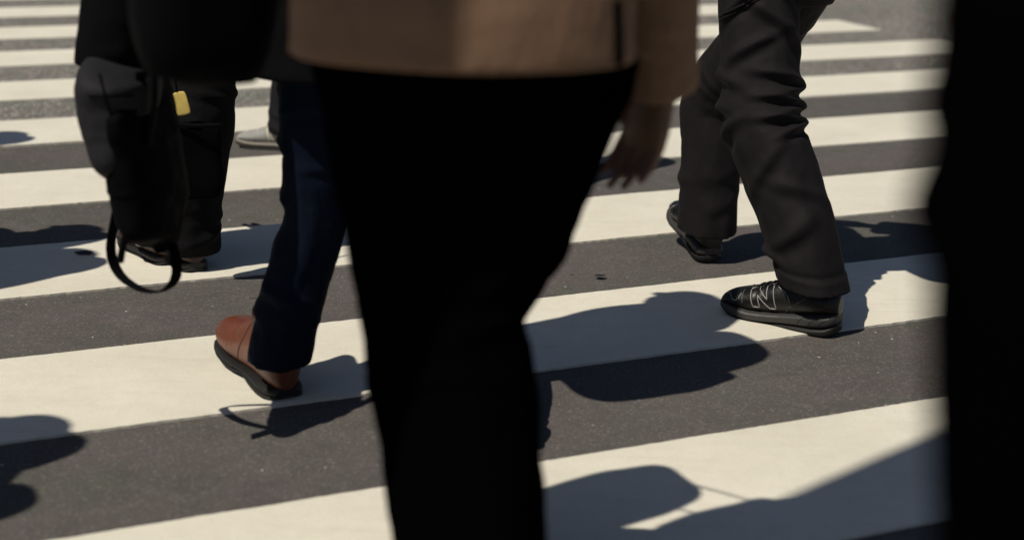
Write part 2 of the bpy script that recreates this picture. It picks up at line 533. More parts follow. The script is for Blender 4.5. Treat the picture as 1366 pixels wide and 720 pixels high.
def make_shoe(style, side, mats, parent, mw):
    key = (style, side)
    if key not in SHOE_CACHE: SHOE_CACHE[key] = shoe_meshes(style, side)
    up, mid, outm, L = SHOE_CACHE[key]
    s = link('shoe', up.copy(), mats[0], parent); s.matrix_local = mw
    link('midsole', mid.copy(), mats[1], s); link('outsole', outm.copy(), mats[2], s)
    bvh = BVHTree.FromPolygons([v.co for v in up.vertices], [p.vertices for p in up.polygons])
    # laces across the instep
    if style in ('running', 'sneaker', 'plain'):
        g = Geo()
        for i in range(5):
            y = L * (.47 + .05 * i); pts = []
            for q in range(9):
                x = -.021 + .042 * q / 8
                h = bvh.ray_cast(Vector((x, y + (.006 if q % 2 else 0), .3)), Vector((0, 0, -1)))
                if h[0] is not None: pts.append(h[0] + Vector((0, 0, .002)))
            if len(pts) > 2:
                tube(g, pts, [.0026] * len(pts), ref=Vector((0, 1, 0)), n=8, m=12)
        link('laces', g.mesh('laces'), mats[3], s)
    if style == 'running':
        for sx in (-1, 1):
            # letter N in outline; u runs from toe to heel so that it reads on the outer side
            poly = [(0, 0), (0, 1), (.28, 1), (.70, .40), (.70, 1), (1, 1), (1, 0), (.72, 0), (.30, .60), (.30, 0)]
            P = []
            for u, v in poly:
                uu = u if sx * side > 0 else u
                P.append((L * .735 - .058 * uu - .017 * (1 - v), .041 + .040 * v + .012 * uu * (0.25 + 0.75 * v)))
            pl = project_line(bvh, dens(P, .003, True), sx)
            if sx * side > 0: link('logo', wire(pl, .0013, 'logo'), 'piping', s)
            for k, ln in enumerate(([(L * .41, .040), (L * .385, .052), (L * .33, .064), (L * .25, .080), (L * .21, .092)],
                       [(L * .50, .092), (L * .44, .086), (L * .40, .078), (L * .375, .066)],
                       [(L * .93, .056), (L * .90, .058), (L * .87, .050), (L * .84, .047), (L * .81, .053), (L * .80, .064)])):
                q = project_line(bvh, dens(ln, .003), sx, .0003)
                if len(q) > 3: link('seam_piping', wire(q, .0009, 'seam_piping'), 'piping' if k else 'stitch', s)
            q = project_line(bvh, dens([(L * .785, .088), (L * .79, .07), (L * .775, .052), (L * .77, .044)], .003), sx, .0003)
            if len(q) > 3: link('seam_piping', wire(q, .0014, 'seam_piping'), 'stitch', s)
            bm_ = BVHTree.FromPolygons([v.co for v in mid.vertices], [p.vertices for p in mid.polygons])
            for y_ in (.13, .21, .30):
                q = project_line(bm_, dens([(L * y_, .022), (L * (y_ - .03), .034), (L * (y_ - .07), .042)], .003), sx, .0002)
                if len(q) > 3: link('sole_groove', wire(q, .0008, 'sole_groove'), 'rubber', s)
            q = project_line(bvh, dens([(L * .30, .066), (L * .2, .064), (L * .1, .066)], .003), sx, .0003)
            if len(q) > 3: link('seam_piping', wire(q, .0008, 'seam_piping'), 'stitch', s)
    if style == 'sneaker':
        for sx in (-1, 1):
            g = Geo()
            for y0 in (.44, .49):
                q = project_line(bvh, dens([(L * y0, .036), (L * (y0 + .03), .062), (L * (y0 + .05), .085)], .004), sx, .001)
                if len(q) > 3: tube(g, q, [.004] * len(q), n=8, m=14)
            if g.v: link('side_stripe', g.mesh('side_stripe'), 'white_trim', s)
            q = project_line(bvh, dens([(L * .25, .036), (L * .20, .06), (L * .16, .085)], .004), sx, .0003)
            if len(q) > 3: link('heel_panel', wire(q, .0016, 'heel_panel'), 'stitch', s)
    if style == 'boot':
        for sx in (-1, 1):
            q = project_line(bvh, dens([(L * .55, .030), (L * .50, .06), (L * .42, .10), (L * .38, .14)], .004), sx, .0003)
            if len(q) > 3: link('seam', wire(q, .0008, 'seam'), 'rubber', s)
    return s


def foot_matrix(heel, yaw, pitch=0.0, roll=0.0, pivot='heel', L=0.285):
    """heel: ground point of the heel in person space; yaw from +Y towards +X; pitch > 0 lifts the toe, < 0 lifts the heel about the ball"""
    m = Matrix.Translation(Vector(heel)) @ Matrix.Rotation(-yaw, 4, 'Z')
    if pivot == 'ball':
        b = Vector((0, .72 * L, 0)); m = m @ Matrix.Translation(b) @ Matrix.Rotation(pitch, 4, 'X') @ Matrix.Translation(-b)
    else:
        m = m @ Matrix.Translation(Vector((0, .03, 0))) @ Matrix.Rotation(pitch, 4, 'X') @ Matrix.Translation(Vector((0, -.03, 0)))
    return m @ Matrix.Rotation(roll, 4, 'Y')


# ------------------------------------------------------------------ people
def hand(g, wrist, d, n, side, curl=0.25, s=1.0):
    """palm, four unequal bent fingers and a thumb; d along the fingers, n the palm's facing, side -1 left +1 right"""
    wrist = Vector(wrist); d = Vector(d).normalized(); n = Vector(n); n = (n - d * n.dot(d)).normalized()
    t = d.cross(n).normalized() * side          # towards the thumb
    if side < 0: pass
    a = wrist; b = wrist + d * .095 * s
    tube(g, [a - d * .02, a + d * .02, a + d * .06 + n * .004, b], [(.024 * s, .018 * s), (.032 * s, .017 * s), (.041 * s, .015 * s), (.039 * s, .012 * s)], ref=t, n=16, m=10)
    for k, (off, ln) in enumerate(((.029, .072), (.010, .080), (-.010, .075), (-.028, .058))):
        p = wrist + d * (.080 - .004 * abs(k - 1)) * s + t * off * s; dirv = d.copy(); pts = [p]
        ang = curl * (0.9 + 0.15 * k)
        for seg, fr in enumerate((.45, .32, .25)):
            dirv = (dirv * math.cos(ang) + n * math.sin(ang)).normalized() if seg else (d * math.cos(ang * .6) + n * math.sin(ang * .6) + t * (.05 * (1.5 - k))).normalized()
            pts.append(pts[-1] + dirv * (ln + .012) * fr * s)
        tube(g, pts, [.0092 * s, .0088 * s, .0080 * s, .0062 * s], ref=t, n=10, m=10)
    p = wrist + d * .022 * s + t * .022 * s
    d1 = (d * .72 + t * .62 + n * .3).normalized(); d2 = (d * .92 + t * .22 + n * .3).normalized()
    tube(g, [p, p + d1 * .035 * s, p + d1 * .035 * s + d2 * .03 * s, p + d1 * .035 * s + d2 * .055 * s], [.014 * s, .0115 * s, .0098 * s, .0075 * s], ref=n, n=10, m=10)


def make_folds(lst, seed, na=0.004, la=0.005):
    def f(t, ph):
        e = 0.0
        for (t0, p0, tilt, w, amp, win) in lst:
            dp = (ph - p0 + PI) % (2 * PI) - PI
            if abs(dp) > win: continue
            x = (t - t0 - tilt * dp) / w
            if abs(x) > 3: continue
            e += amp * (math.exp(-x * x) - 0.55 * math.exp(-((x - 1.5) ** 2))) * (0.5 + 0.5 * math.cos(PI * dp / win))
        c, s = math.cos(ph), math.sin(ph)
        e += na * noise.noise(Vector((c * 1.1, s * 1.1, t * 9 + seed)))
        e += la * noise.noise(Vector((c * 1.9 + seed, s * 1.9, t * 2.2)))
        e += .5 * na * noise.noise(Vector((c * 3, s * 3 + seed, t * 24)))
        return e
    return f


def std_folds(seed, k=1.0):
    rg = random.Random(seed); L = []
    for t0, cnt, amp in ((.47, 5, .008), (.9, 5, .008), (.2, 3, .006)):
        for i in range(cnt):
            L.append((t0 + rg.uniform(-.1, .1), rg.uniform(-PI, PI), rg.uniform(-.035, .035), rg.uniform(.012, .022), amp * k * rg.uniform(.5, 1.2), rg.uniform(.9, 1.7)))
    return L


def person(name_label, loc, facing, group=None, hip_z=0.88, legs=None, arms=None, lean=0.0, trousers='dark_trouser', jacket='coat_black',
           hem=0.84, jw=(.215, .155), leg_r=(.098, .085, .080), shoes=('plain', 'rubber', 'rubber', 'rubber', 'rubber'), vox=(.006, .006, .008),
           folds=(None, None), sleeve=(.075, .062, .056), scale=1.0, backpack=False, head_turn=0.0, fold_gain=1.0, cuff_line=False, hem_flare=0.0):
    rot = Matrix.Rotation(-facing, 4, 'Z')
    MW = Matrix.Translation(Vector((loc[0], loc[1], 0))) @ rot
    INV = MW.inverted()
    loc3 = lambda p: INV @ Vector(p)
    fw = lean
    hips = [Vector((-.09, 0, hip_z)), Vector((.09, 0, hip_z))]
    LG = []
    for i in (0, 1):
        k, a, yaw, pitch, piv = legs[i]['knee'], legs[i]['heel'], legs[i]['yaw'], legs[i].get('pitch', 0), legs[i].get('pivot', 'heel')
        heel = loc3(a); knee = loc3(k)
        L = {'running': 0.300, 'boot': 0.285, 'sneaker': 0.285, 'plain': 0.275}[shoes[0]]
        fm = foot_matrix(heel, yaw - facing, pitch, 0, piv, L)
        ankle = fm @ Vector((0, .075, .10))
        LG.append((hips[i], knee, ankle, fm))
    sh = [Vector((-.19, fw * .5, 1.41 * scale)), Vector((.19, fw * .5, 1.41 * scale))]
    neck = Vector((0, fw * .55 + .01, 1.47 * scale)); hd = Vector((0, fw * .6 + .03, 1.60 * scale))
    AR = []
    for i in (0, 1):
        AR.append((sh[i], loc3(arms[i]['elbow']), loc3(arms[i]['wrist'])))
    # ---- body, one continuous surface
    g = Geo()
    tube(g, [(0, 0, hip_z - .08), (0, 0, hip_z + .04), (0, fw * .2, 1.06 * scale), (0, fw * .4, 1.27 * scale), (0, fw * .5, 1.40 * scale), neck, neck + Vector((0, .01, .05))],
         [(.12, .09), (.15, .10), (.125, .09), (.15, .105), (.15, .085), (.062, .062), (.056, .058)], n=28, m=30)
    tube(g, [neck, (neck + hd) / 2, hd], [.056, .055, .055], n=18, m=8)
    hm = Matrix.Rotation(head_turn, 3, 'Z')
    ball(g, hd + Vector((0, 0, .025)), (.075, .095, .105), 24, 16, hm)
    ball(g, hd + hm @ Vector((0, .025, -.055)), (.052, .068, .062), 18, 12, hm)
    tube(g, [hd + hm @ Vector((0, .088, .03)), hd + hm @ Vector((0, .105, -.01)), hd + hm @ Vector((0, .112, -.03))], [.009, .013, .012], n=10, m=6)
    for sx in (-1, 1):
        ball(g, hd + hm @ Vector((sx * .077, -.005, 0)), (.010, .022, .032), 12, 8, hm)
        ball(g, hd + hm @ Vector((sx * .031, .086, .022)), (.013, .008, .008), 10, 6, hm)
    ball(g, hd + hm @ Vector((0, .090, -.058)), (.024, .008, .010), 10, 6, hm)
    for i in (0, 1):
        a, e, w = AR[i]
        tube(g, [a + Vector((0, 0, .01)), a.lerp(e, .5), e, e.lerp(w, .35), w], [.055, .046, .038, .038, .025], n=16, m=20)
        hd_dir = Vector(arms[i].get('dir') or (w - e)); hd_dir = rot.inverted().to_3x3() @ hd_dir if arms[i].get('dir') else hd_dir
        pn = Vector(arms[i].get('palm', (-1 if i else 1, .2, 0)))
        hand(g, w, hd_dir, pn, -1 if i == 0 else 1, arms[i].get('curl', .3))
        h, k, an, fm = LG[i]
        ab_ = an + Vector(((k - an).x, (k - an).y, 0)) * .30 + Vector((0, 0, .13))
        tube(g, [h + Vector((0, 0, .03)), h.lerp(k, .4), k, k.lerp(ab_, .5), ab_, an], [.072, .066, .050, .048, .038, .034], n=16, m=24)
        tube(g, [an + Vector((0, 0, .01)), fm @ Vector((0, .12, .055)), fm @ Vector((0, .21, .042))], [.032, .030, .025], n=14, m=10)
    body = link('person', remesh(g, 'person', vox[0], 3), 'skin')
    body.matrix_world = MW
    tag(body, name_label, 'person', group)
    # ---- hair
    g = Geo()
    rings = []
    for i in range(12):
        th = R(2 + 98 * i / 11); ring = []
        for j in range(28):
            a = 2 * PI * j / 28
            low = 1.0 + (.25 if math.sin(a) < -.1 else 0) * (i / 11)
            ring.append(hd + Vector((0, -.006, .028)) + hm @ Vector((.083 * math.sin(th) * math.cos(a), .104 * math.sin(th) * math.sin(a), .114 * math.cos(th * low) + .006 * noise.noise(Vector((a * 3, i, 1))))))
        rings.append(ring)
    g.loft(rings, cap=True)
    link('hair', g.mesh('hair'), 'hair', body)
    # ---- trousers
    g = Geo()
    tube(g, [(0, 0, hip_z - .11), (0, 0, hip_z - .02), (0, 0, hip_z + .09), (0, fw * .2, hip_z + .17)], [(.13, .10), (.178, .128), (.165, .118), (.15, .108)], n=40, m=14)
    det = vox[1] <= .0052
    for i in (0, 1):
        h, k, an, fm = LG[i]
        lr = leg_r if not isinstance(leg_r[0], tuple) else leg_r[i]
        drop = legs[i].get('hem_drop', .035)
        hemp = an + Vector((0, 0, -drop)) + fm.to_3x3() @ Vector((0, -legs[i].get('hem_back', 0), 0)); above = hemp + Vector((0, 0, .13)) + Vector(((k - an).x, (k - an).y, 0)) * .30
        fo = folds[i] if folds[i] is not None else std_folds(hash_seed(name_label) + i, fold_gain)
        tube(g, [h + Vector((0, 0, .02)), h.lerp(k, .55), k, k.lerp(above, .5), above, hemp], [lr[0], lr[0] * .95, lr[1], (lr[1] + lr[2]) / 2, lr[2], lr[2]],
             n=84 if det else 40, m=170 if det else 60, fold=make_folds(fo, i * 3.7 + 1, .004 * fold_gain, .006 * fold_gain), inner=.013, flat=Vector((0, .14, -1)).normalized())
    tr = link('trousers', remesh(g, 'trousers', vox[1], 2 if det else 3), trousers, body)
    # ---- jacket
    if jacket:
        g = Geo()
        rg = hash_seed(name_label)
        fo = [(.75, PI * 1.3, .02, .03, .008, 1.2), (.6, PI * 1.7, -.03, .03, .008, 1.2), (.85, PI * .5, .02, .02, .006, 1.5)]
        tube(g, [(0, fw * .55, 1.475 * scale), (0, fw * .5, 1.43 * scale), (0, fw * .4, 1.28 * scale), (0, fw * .2, 1.06 * scale), (0, 0, hem + .08), (0, 0, hem)],
             [(.085, .075), (.185, .105), (.205, .14), (.19, .135), (jw[0] * .98, jw[1] * .98), (jw[0] + hem_flare, jw[1] + hem_flare)], n=72, m=80, fold=make_folds(fo, rg % 7, .004, .007), inner=.018)
        for i in (0, 1):
            a, e, w = AR[i]
            sl_ = sleeve
            fo2 = std_folds(rg + 11 + i, .9)
            tube(g, [a + Vector((0.02 if i == 0 else -.02, 0, .01)), a.lerp(e, .5), e, e.lerp(w, .6), w + (w - e).normalized() * arms[i].get('cuff', -.02)],
                 [sl_[0], sl_[0] * .95, sl_[1], (sl_[1] + sl_[2]) / 2, sl_[2]], n=40, m=70, fold=make_folds(fo2, i + 2.2, .003, .004), inner=.014)
        link('jacket', remesh(g, 'jacket', vox[2], 3), jacket, body)
    # ---- shoes
    for i in (0, 1):
        make_shoe(shoes[0], -1 if i == 0 else 1, shoes[1:], body, LG[i][3] @ Matrix.Diagonal((*legs[i].get('ss', (1, 1, 1)), 1)))
    return body, MW, AR, LG


def hash_seed(s): return sum((i + 1) * ord(c) for i, c in enumerate(s)) % 9973


WALK = R(-23.9)                                # everyone on this side walks away, across the stripes
dW = Vector((math.sin(WALK), math.cos(WALK), 0)); rW = Vector((math.cos(WALK), -math.sin(WALK), 0))

# --- A: the man in the tan jacket, close to the camera
pA = Vector((-.066, 1.83, 0))
P_A = person('person in tan brown jacket and black trousers walking away in the middle, nearest of all', pA, R(3), scale=1.05,
    hip_z=.92, trousers='black_cloth', jacket='tan', hem=.925, jw=(.212, .150), leg_r=((.100, .104, .092), (.132, .108, .088)),
    legs=[dict(knee=atY(604, 495, 1.74), heel=(atY(706, 900, 1.45).x, 1.41, .10), yaw=WALK, pitch=-.45, pivot='ball'),
          dict(knee=atY(602, 400, 2.08), heel=gnd(652, 770), yaw=WALK)],
    arms=[dict(elbow=pA + Vector((-.185, .05, 1.17)), wrist=pA + Vector((.0, .17, 1.03)), curl=.6, palm=(1, 0, 0)),
          dict(elbow=atY(874, -190, 1.98), wrist=atY(880, 116, 2.10), dir=atY(842, 240, 2.14) - atY(880, 116, 2.10), palm=(-.6, -.8, 0), curl=.3, cuff=0.0)],
    shoes=('plain', 'black_leather', 'rubber', 'rubber', 'rubber'), vox=(.0045, .006, .006), sleeve=(.074, .060, .053))

# --- B: walker with the black running shoes
hB = gnd(1118, 449)
yB = math.atan2(-.255, .174)
backknee = [(.37 + .036 * i, PI * 1.62 + (.25 if i % 2 else -.15), (-.022 if i % 2 else .014), .014, .017, 1.45) for i in range(6)]
frontknee = [(.44, PI * .80, .03, .018, .018, 1.1), (.51, PI * .95, -.03, .016, .016, 1.0), (.36, PI * .9, .04, .02, .014, 1.2)]
hemf = [(.945, PI * 1.35, .0, .008, -.005, 2.6), (.90, PI * .85, .02, .018, .020, .9), (.84, PI * 1.25, -.04, .022, .012, 1.3), (.74, PI * 1.45, .06, .024, .011, 1.3), (.64, PI * 1.2, -.07, .024, .010, 1.4)]
thigh = [(.10, PI * 1.35, .07, .016, .015, 1.6), (.15, PI * 1.2, -.07, .018, .013, 1.4), (.22, PI * 1.5, .08, .024, .016, 1.5), (.29, PI * 1.25, -.05, .018, .013, 1.2)]
P_B = person('person in dark grey trousers and black running shoes walking away on the right', (.68, 3.86), WALK,
    hip_z=.885, trousers='charcoal', jacket='coat_black', hem=.90, leg_r=((.102, .097, .089), (.100, .095, .086)),
    legs=[dict(knee=atY(1017, 165, 3.70), heel=hB, yaw=yB, hem_drop=-.022, ss=(1.06, 1.05, 1.14)),
          dict(knee=atY(957, 130, 4.20), heel=gnd(948, 352) + Vector((0, 0, .005)), yaw=R(-14), pitch=.26, hem_drop=.022)],
    arms=[dict(elbow=Vector((.44, 3.86, 1.14)), wrist=Vector((.50, 4.12, 1.02))), dict(elbow=Vector((.86, 4.02, 1.13)), wrist=Vector((.64, 4.16, 1.02)))],
    shoes=('running', 'black_leather', 'midsole', 'rubber', 'rubber'), vox=(.007, .0042, .008),
    folds=(backknee + frontknee + hemf + thigh, None), sleeve=(.090, .085, .070))

# slanting pocket edge on the thigh
def on_surface(ob, px):
    inv = ob.matrix_world.inverted(); out = []
    for x_, y_ in px:
        o_ = inv @ CAM; d_ = (inv.to_3x3() @ ray(x_, y_)).normalized()
        ok, loc_, nor_, _ = ob.ray_cast(o_, d_)
        if ok: out.append(loc_ + nor_ * .0015)
    return out


bpy.context.view_layer.update()
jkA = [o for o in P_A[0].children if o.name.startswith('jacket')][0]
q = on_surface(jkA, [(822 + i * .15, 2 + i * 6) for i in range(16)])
if len(q) > 4: link('slit_shade', wire(q, .0055, 'slit_shade'), 'black_cloth', P_A[0])  # black strip laid on the jacket for the shade in a slit
trB = [o for o in P_B[0].children if o.name.startswith('trousers')][0]
for off in (0, 5):
    q = on_surface(trB, [(955 + i * 5.4, 25 + off - i * 2.9) for i in range(12)])
    if len(q) > 4:
        link('pocket_edge', wire(q, .0028, 'pocket_edge'), 'charcoal', P_B[0])

# --- C: walker with brown boots, navy trousers, long black coat
pC = Vector((-.315, 3.01, 0))
P_C = person('person in long black coat, navy trousers and brown leather boots left of the middle', pC, WALK,
    hip_z=.87, trousers='navy', jacket='coat_black', hem=.715, jw=(.225, .165), hem_flare=.01, leg_r=((.075, .066, .069), (.092, .076, .062)),
    legs=[dict(knee=atY(418, 290, 3.02), heel=gnd(384, 536), yaw=R(-31), pitch=.07, hem_drop=.015, hem_back=.024, ss=(1.2, 1.2, 1.18)),
          dict(knee=pC + rW * .13 + dW * .03 + Vector((0, 0, .46)), heel=pC + rW * .17 - dW * .42, yaw=WALK, pitch=-.5, pivot='ball')],
    arms=[dict(elbow=atY(195, -190, 2.84), wrist=atY(154, 36, 2.78), dir=(0, 0, -1), palm=(1, 0, 0), curl=1.0, cuff=0.085),
          dict(elbow=pC + rW * .25 + Vector((0, 0, 1.12)), wrist=pC + rW * .20 + dW * .05 + Vector((0, 0, .86)))],
    shoes=('boot', 'brown_leather', 'rubber', 'rubber', 'rubber'), vox=(.0055, .0048, .006), sleeve=(.090, .092, .062))

# --- E: walker in black trousers behind the bag
pE = Vector((-.92, 4.02, 0))
P_E = person('person in baggy black trousers and dark maroon sneakers walking at the far left', pE, R(-40),
    hip_z=.87, trousers='dark_trouser', hem=.86, leg_r=((.100, .100, .088), (.100, .100, .088)),
    legs=[dict(knee=atY(203, 160, 4.1), heel=gnd(228, 356), yaw=R(-38), hem_drop=.03),
          dict(knee=atY(262, 160, 3.98), heel=gnd(262, 366), yaw=R(-26), hem_drop=.042)],
    arms=[dict(elbow=pE + Vector((-.22, -.12, 1.12)), wrist=pE + Vector((-.26, .0, .9))), dict(elbow=pE + Vector((.22, .12, 1.12)), wrist=pE + Vector((.2, .3, .92)))],
    shoes=('sneaker', 'maroon_mesh', 'rubber', 'rubber', 'rubber'), vox=(.007, .005, .009))

# --- F: far walker with the grey sneaker
hF = gnd(412, 201)
pF = Vector((hF.x + .12, hF.y + .12, 0))
P_F = person('person in slate trousers and pale grey sneakers farther back, stepping left', pF, R(-75),
    hip_z=.87, trousers='slate', hem=.86, leg_r=((.090, .088, .080), (.090, .088, .080)),
    legs=[dict(knee=atY(398, 60, hF.y + .05), heel=hF, yaw=R(-78), hem_drop=.04),
          dict(knee=pF + Vector((.08, .12, .47)), heel=pF + Vector((.30, .16, 0)), yaw=R(-75), hem_drop=.04)],
    arms=[dict(elbow=pF + Vector((0, -.25, 1.12)), wrist=pF + Vector((-.15, -.27, .9))), dict(elbow=pF + Vector((.05, .25, 1.12)), wrist=pF + Vector((.1, .27, .88)))],
    shoes=('sneaker', 'grey_suede', 'pale_sole', 'rubber', 'white_trim'), vox=(.007, .0055, .009))

# --- D: dark figure right beside the camera
pD = Vector((.431, .66, 0))
P_D = person('person in black clothing, so near that they blur into the dark right edge', pD, WALK,
    hip_z=.89, trousers='black_cloth', jacket='black_cloth', hem=.50, jw=(.20, .155),
    legs=[dict(knee=pD - rW * .09 + dW * .05 + Vector((0, 0, .47)), heel=pD - rW * .10 - dW * .1, yaw=WALK),
          dict(knee=pD + rW * .09 + dW * .15 + Vector((0, 0, .47)), heel=pD + rW * .10 + dW * .22, yaw=WALK)],
    arms=[dict(elbow=pD - rW * .225 + Vector((0, 0, 1.10)), wrist=pD - rW * .165 + dW * .03 + Vector((0, 0, .78)), cuff=.03),
          dict(elbow=pD + rW * .24 + Vector((0, 0, 1.10)), wrist=pD + rW * .10 + dW * .24 + Vector((0, 0, 1.08)))],
    shoes=('plain', 'black_leather', 'rubber', 'rubber', 'rubber'), vox=(.007, .007, .007), sleeve=(.075, .066, .060))


# --- people outside the frame, whose shadows fall on the crossing
def passer(label, x, y, face, scale=1.0, step=.3):
    p = Vector((x, y, 0)); d = Vector((math.sin(face), math.cos(face), 0)); r = Vector((math.cos(face), -math.sin(face), 0))
    return person(label, p, face, group='pedestrians outside the frame', scale=scale, vox=(.009, .009, .011),
        legs=[dict(knee=p - r * .09 + d * .14 + Vector((0, 0, .48)), heel=p - r * .09 + d * step * .8, yaw=face),
              dict(knee=p + r * .09 + d * .02 + Vector((0, 0, .47)), heel=p + r * .09 - d * (step + .1), yaw=face, pitch=-.4, pivot='ball')],
        arms=[dict(elbow=p - r * .25 - d * .05 + Vector((0, 0, 1.13)), wrist=p - r * .26 + d * .1 + Vector((0, 0, .92))),
              dict(elbow=p + r * .25 + d * .02 + Vector((0, 0, 1.13)), wrist=p + r * .26 + d * .2 + Vector((0, 0, .95)))])


sx_, sy_ = math.sin(SUN_AZ) / math.tan(SUN_EL), math.cos(SUN_AZ) / math.tan(SUN_EL)


def caster(px, py, hz): # where someone stands whose head (height hz) shades this spot of the road
    q = gnd(px, py); return q.x - sx_ * hz, q.y - sy_ * hz


x, y = caster(25, 590, 1.62)
G1 = passer('dark clothed pedestrian striding past the near left corner of the crossing', x, y, WALK)
x, y = caster(90, 315, 1.62)
G2 = passer('dark clothed pedestrian walking beyond the left edge, level with the boots', x, y, WALK)
x, y = caster(75, 352, 1.60)
G5 = passer('dark clothed pedestrian following close behind another beyond the left edge', x, y, WALK)
x, y = caster(10, 186, 1.66)
G3 = passer('dark clothed pedestrian walking far off beyond the left edge', x, y, WALK)
x, y = caster(850, 215, 1.60)
G4 = passer('dark clothed pedestrian hidden behind the person in the tan jacket', x, y, WALK)


# ------------------------------------------------------------------ bags and small things carried
def soft_box(g, M_, sx, sy, sz, ex=4.0, n=36, m=26, taper=1.0, sag=0.0, seed=0):
    rings = []
    for i in range(m + 1):
        v = -1 + 2 * i / m
        k = (1 - abs(v) ** 6) ** (1 / 4) if abs(v) < 1 else 0.0
        k = max(k, .15)
        tp = 1 + (taper - 1) * (0.5 - 0.5 * v)
        ring = []
        for j in range(n):
            a = 2 * PI * j / n; c, s = math.cos(a), math.sin(a); q = (abs(c) ** ex + abs(s) ** ex) ** (-1 / ex)
            p = Vector((c * q * sx * k * tp, s * q * sy * k * tp * (1 + sag * max(0, -v)), v * sz))
            p += Vector((c, s, 0)) * .006 * noise.noise(Vector((p.x * 14, p.y * 14 + seed, p.z * 10)))
            ring.append(M_ @ p)
        rings.append(ring)
    g.loft(rings)


def strap(g, pts, w, th, ref=Vector((0, 1, 0)), m=50):
    tube(g, pts, [(w, th)] * len(pts), ref=ref, n=14, m=m, expo=4.0)


# backpacks: a thing of its own on each back that carries one
def backpack(label, p, face, z0=1.22, k=1.0):
    d = Vector((math.sin(face), math.cos(face), 0)); c = Vector((p[0], p[1], 0)) - d * (.13 + .085 * k)
    m_ = Matrix.Translation(Vector((0, 0, z0))); g = Geo(); soft_box(g, m_, .150, .085 * k, .23 * (k + 1) / 2, ex=3.2, seed=2, sag=.3)
    e_ = bpy.data.objects.new('backpack', None); COL.objects.link(e_); e_.location = c; e_.rotation_euler = (0, 0, -face)
    tag(e_, label, 'backpack', 'backpacks of the walkers')
    link('pack_body', g.mesh('pack_body'), 'bag_black', e_)
    g = Geo(); soft_box(g, Matrix.Translation(Vector((0, -.085 * k, z0 - .08))), .115, .03, .11, ex=3.5, seed=6); link('front_pocket', g.mesh('front_pocket'), 'bag_black', e_)
    q0 = .085 * k - .015
    for sx in (-1, 1):
        g = Geo(); strap(g, [(sx * .08, q0, z0 + .18), (sx * .09, q0 + .08, z0 + .235), (sx * .10, q0 + .19, z0 + .19), (sx * .12, q0 + .245, z0 + .02), (sx * .17, q0 + .14, z0 - .14), (sx * .13, q0, z0 - .18)], .022, .004, ref=Vector((1, 0, 0)))
        link('shoulder_strap', g.mesh('shoulder_strap'), 'black_webbing', e_)


backpack('bulky black backpack worn over the long black coat', pC, WALK, 1.19, 1.45)
backpack('black backpack on the walker in black running shoes', (.68, 3.86), WALK, 1.22, 1.1)
backpack('black backpack on the pedestrian past the near left corner', G1[1].translation, WALK)

# A's big black bag, hanging at the left hip
ab = bpy.data.objects.new('shoulder_bag', None); COL.objects.link(ab)
ac = atY(290, 40, 2.02); ab.location = (ac.x, ac.y, 0)
tag(ab, 'big black bag hanging beside the left hip of the tan jacket', 'bag')
zb = atY(290, 116, 2.02).z
g = Geo(); soft_box(g, Matrix.Translation(Vector((0, 0, zb + .27))) @ Matrix.Rotation(R(7), 4, 'Y') @ Matrix.Rotation(-WALK, 4, 'Z'), .092, .10, .27, seed=3)
link('bag_body', g.mesh('bag_body'), 'bag_black', ab)
g = Geo(); q = pA - ab.location
strap(g, [Vector((0, .07, zb + .51)), q - rW * .12 + Vector((0, 0, 1.52)) + dW * .06, q - rW * .11 + Vector((0, 0, 1.535)), q - rW * .12 + Vector((0, 0, 1.52)) - dW * .08, Vector((0, -.07, zb + .51))], .003, .001, ref=dW)
link('shoulder_strap', g.mesh('shoulder_strap'), 'black_webbing', ab)

# C's hand bag with hanging strap loop
e = bpy.data.objects.new('sling_bag', None); COL.objects.link(e)
bc = atY(150, 175, 2.70); e.location = (bc.x, bc.y, 0)
tag(e, 'grey and black soft bag with a dangling strap loop, carried low at the left', 'bag')
Lo = lambda px, py, Y: atY(px, py, Y) - e.location
outl = [(118, 92), (114, 140), (124, 165), (140, 205), (160, 243), (178, 250), (192, 220), (200, 180), (208, 140), (212, 95)]
g = Geo()
cen = Vector((0, 0, 0))
mid_c = [((x1 + x2) / 2, yy, (x2 - x1) / 2) for yy, x1, x2 in ((80, 130, 200), (97, 116, 205), (130, 114, 206), (165, 124, 204), (205, 141, 198), (240, 158, 190), (256, 168, 182))]
pts = [Lo(xc, yy, 2.76) for xc, yy, h in mid_c]
tube(g, pts, [(h * 2.85 / 2000 * 1.0, .15 if 0 < i < 5 else .06) for i, (xc, yy, h) in enumerate(mid_c)], ref=Vector((1, 0, 0)), n=40, m=44, fold=make_folds(std_folds(5, .3), 2, .0015, .0015), expo=2.6)
link('pouch', remesh(g, 'pouch', .004, 2), 'grey_nylon', e)
g = Geo()
strap(g, [Lo(188, 95, 2.69), Lo(186, 150, 2.71), Lo(170, 220, 2.73), Lo(154, 290, 2.77), Lo(148, 335, 2.79), Lo(160, 366, 2.79), Lo(186, 385, 2.75), Lo(212, 389, 2.72), Lo(230, 378, 2.70), Lo(236, 358, 2.71), Lo(230, 325, 2.74)], .010, .002, ref=Vector((.8, .6, 0)), m=90)
link('strap_loop', g.mesh('strap_loop'), 'black_webbing', e)
g = Geo()
rows = [(92, 165, 204), (130, 165, 210), (180, 160, 224), (240, 165, 236), (285, 182, 240), (315, 200, 238), (328, 212, 230)]
tube(g, [Lo((a_ + b_) / 2, yy, 2.80) for yy, a_, b_ in rows], [((b_ - a_) * 1.42 / 2000, .19 if 0 < i < 5 else .06) for i, (yy, a_, b_) in enumerate(rows)], n=40, m=44, fold=make_folds(std_folds(8, .8), 4, .003, .004), expo=2.6)
link('bag_body', remesh(g, 'bag_body', .004, 2), 'bag_black', e)
g = Geo()
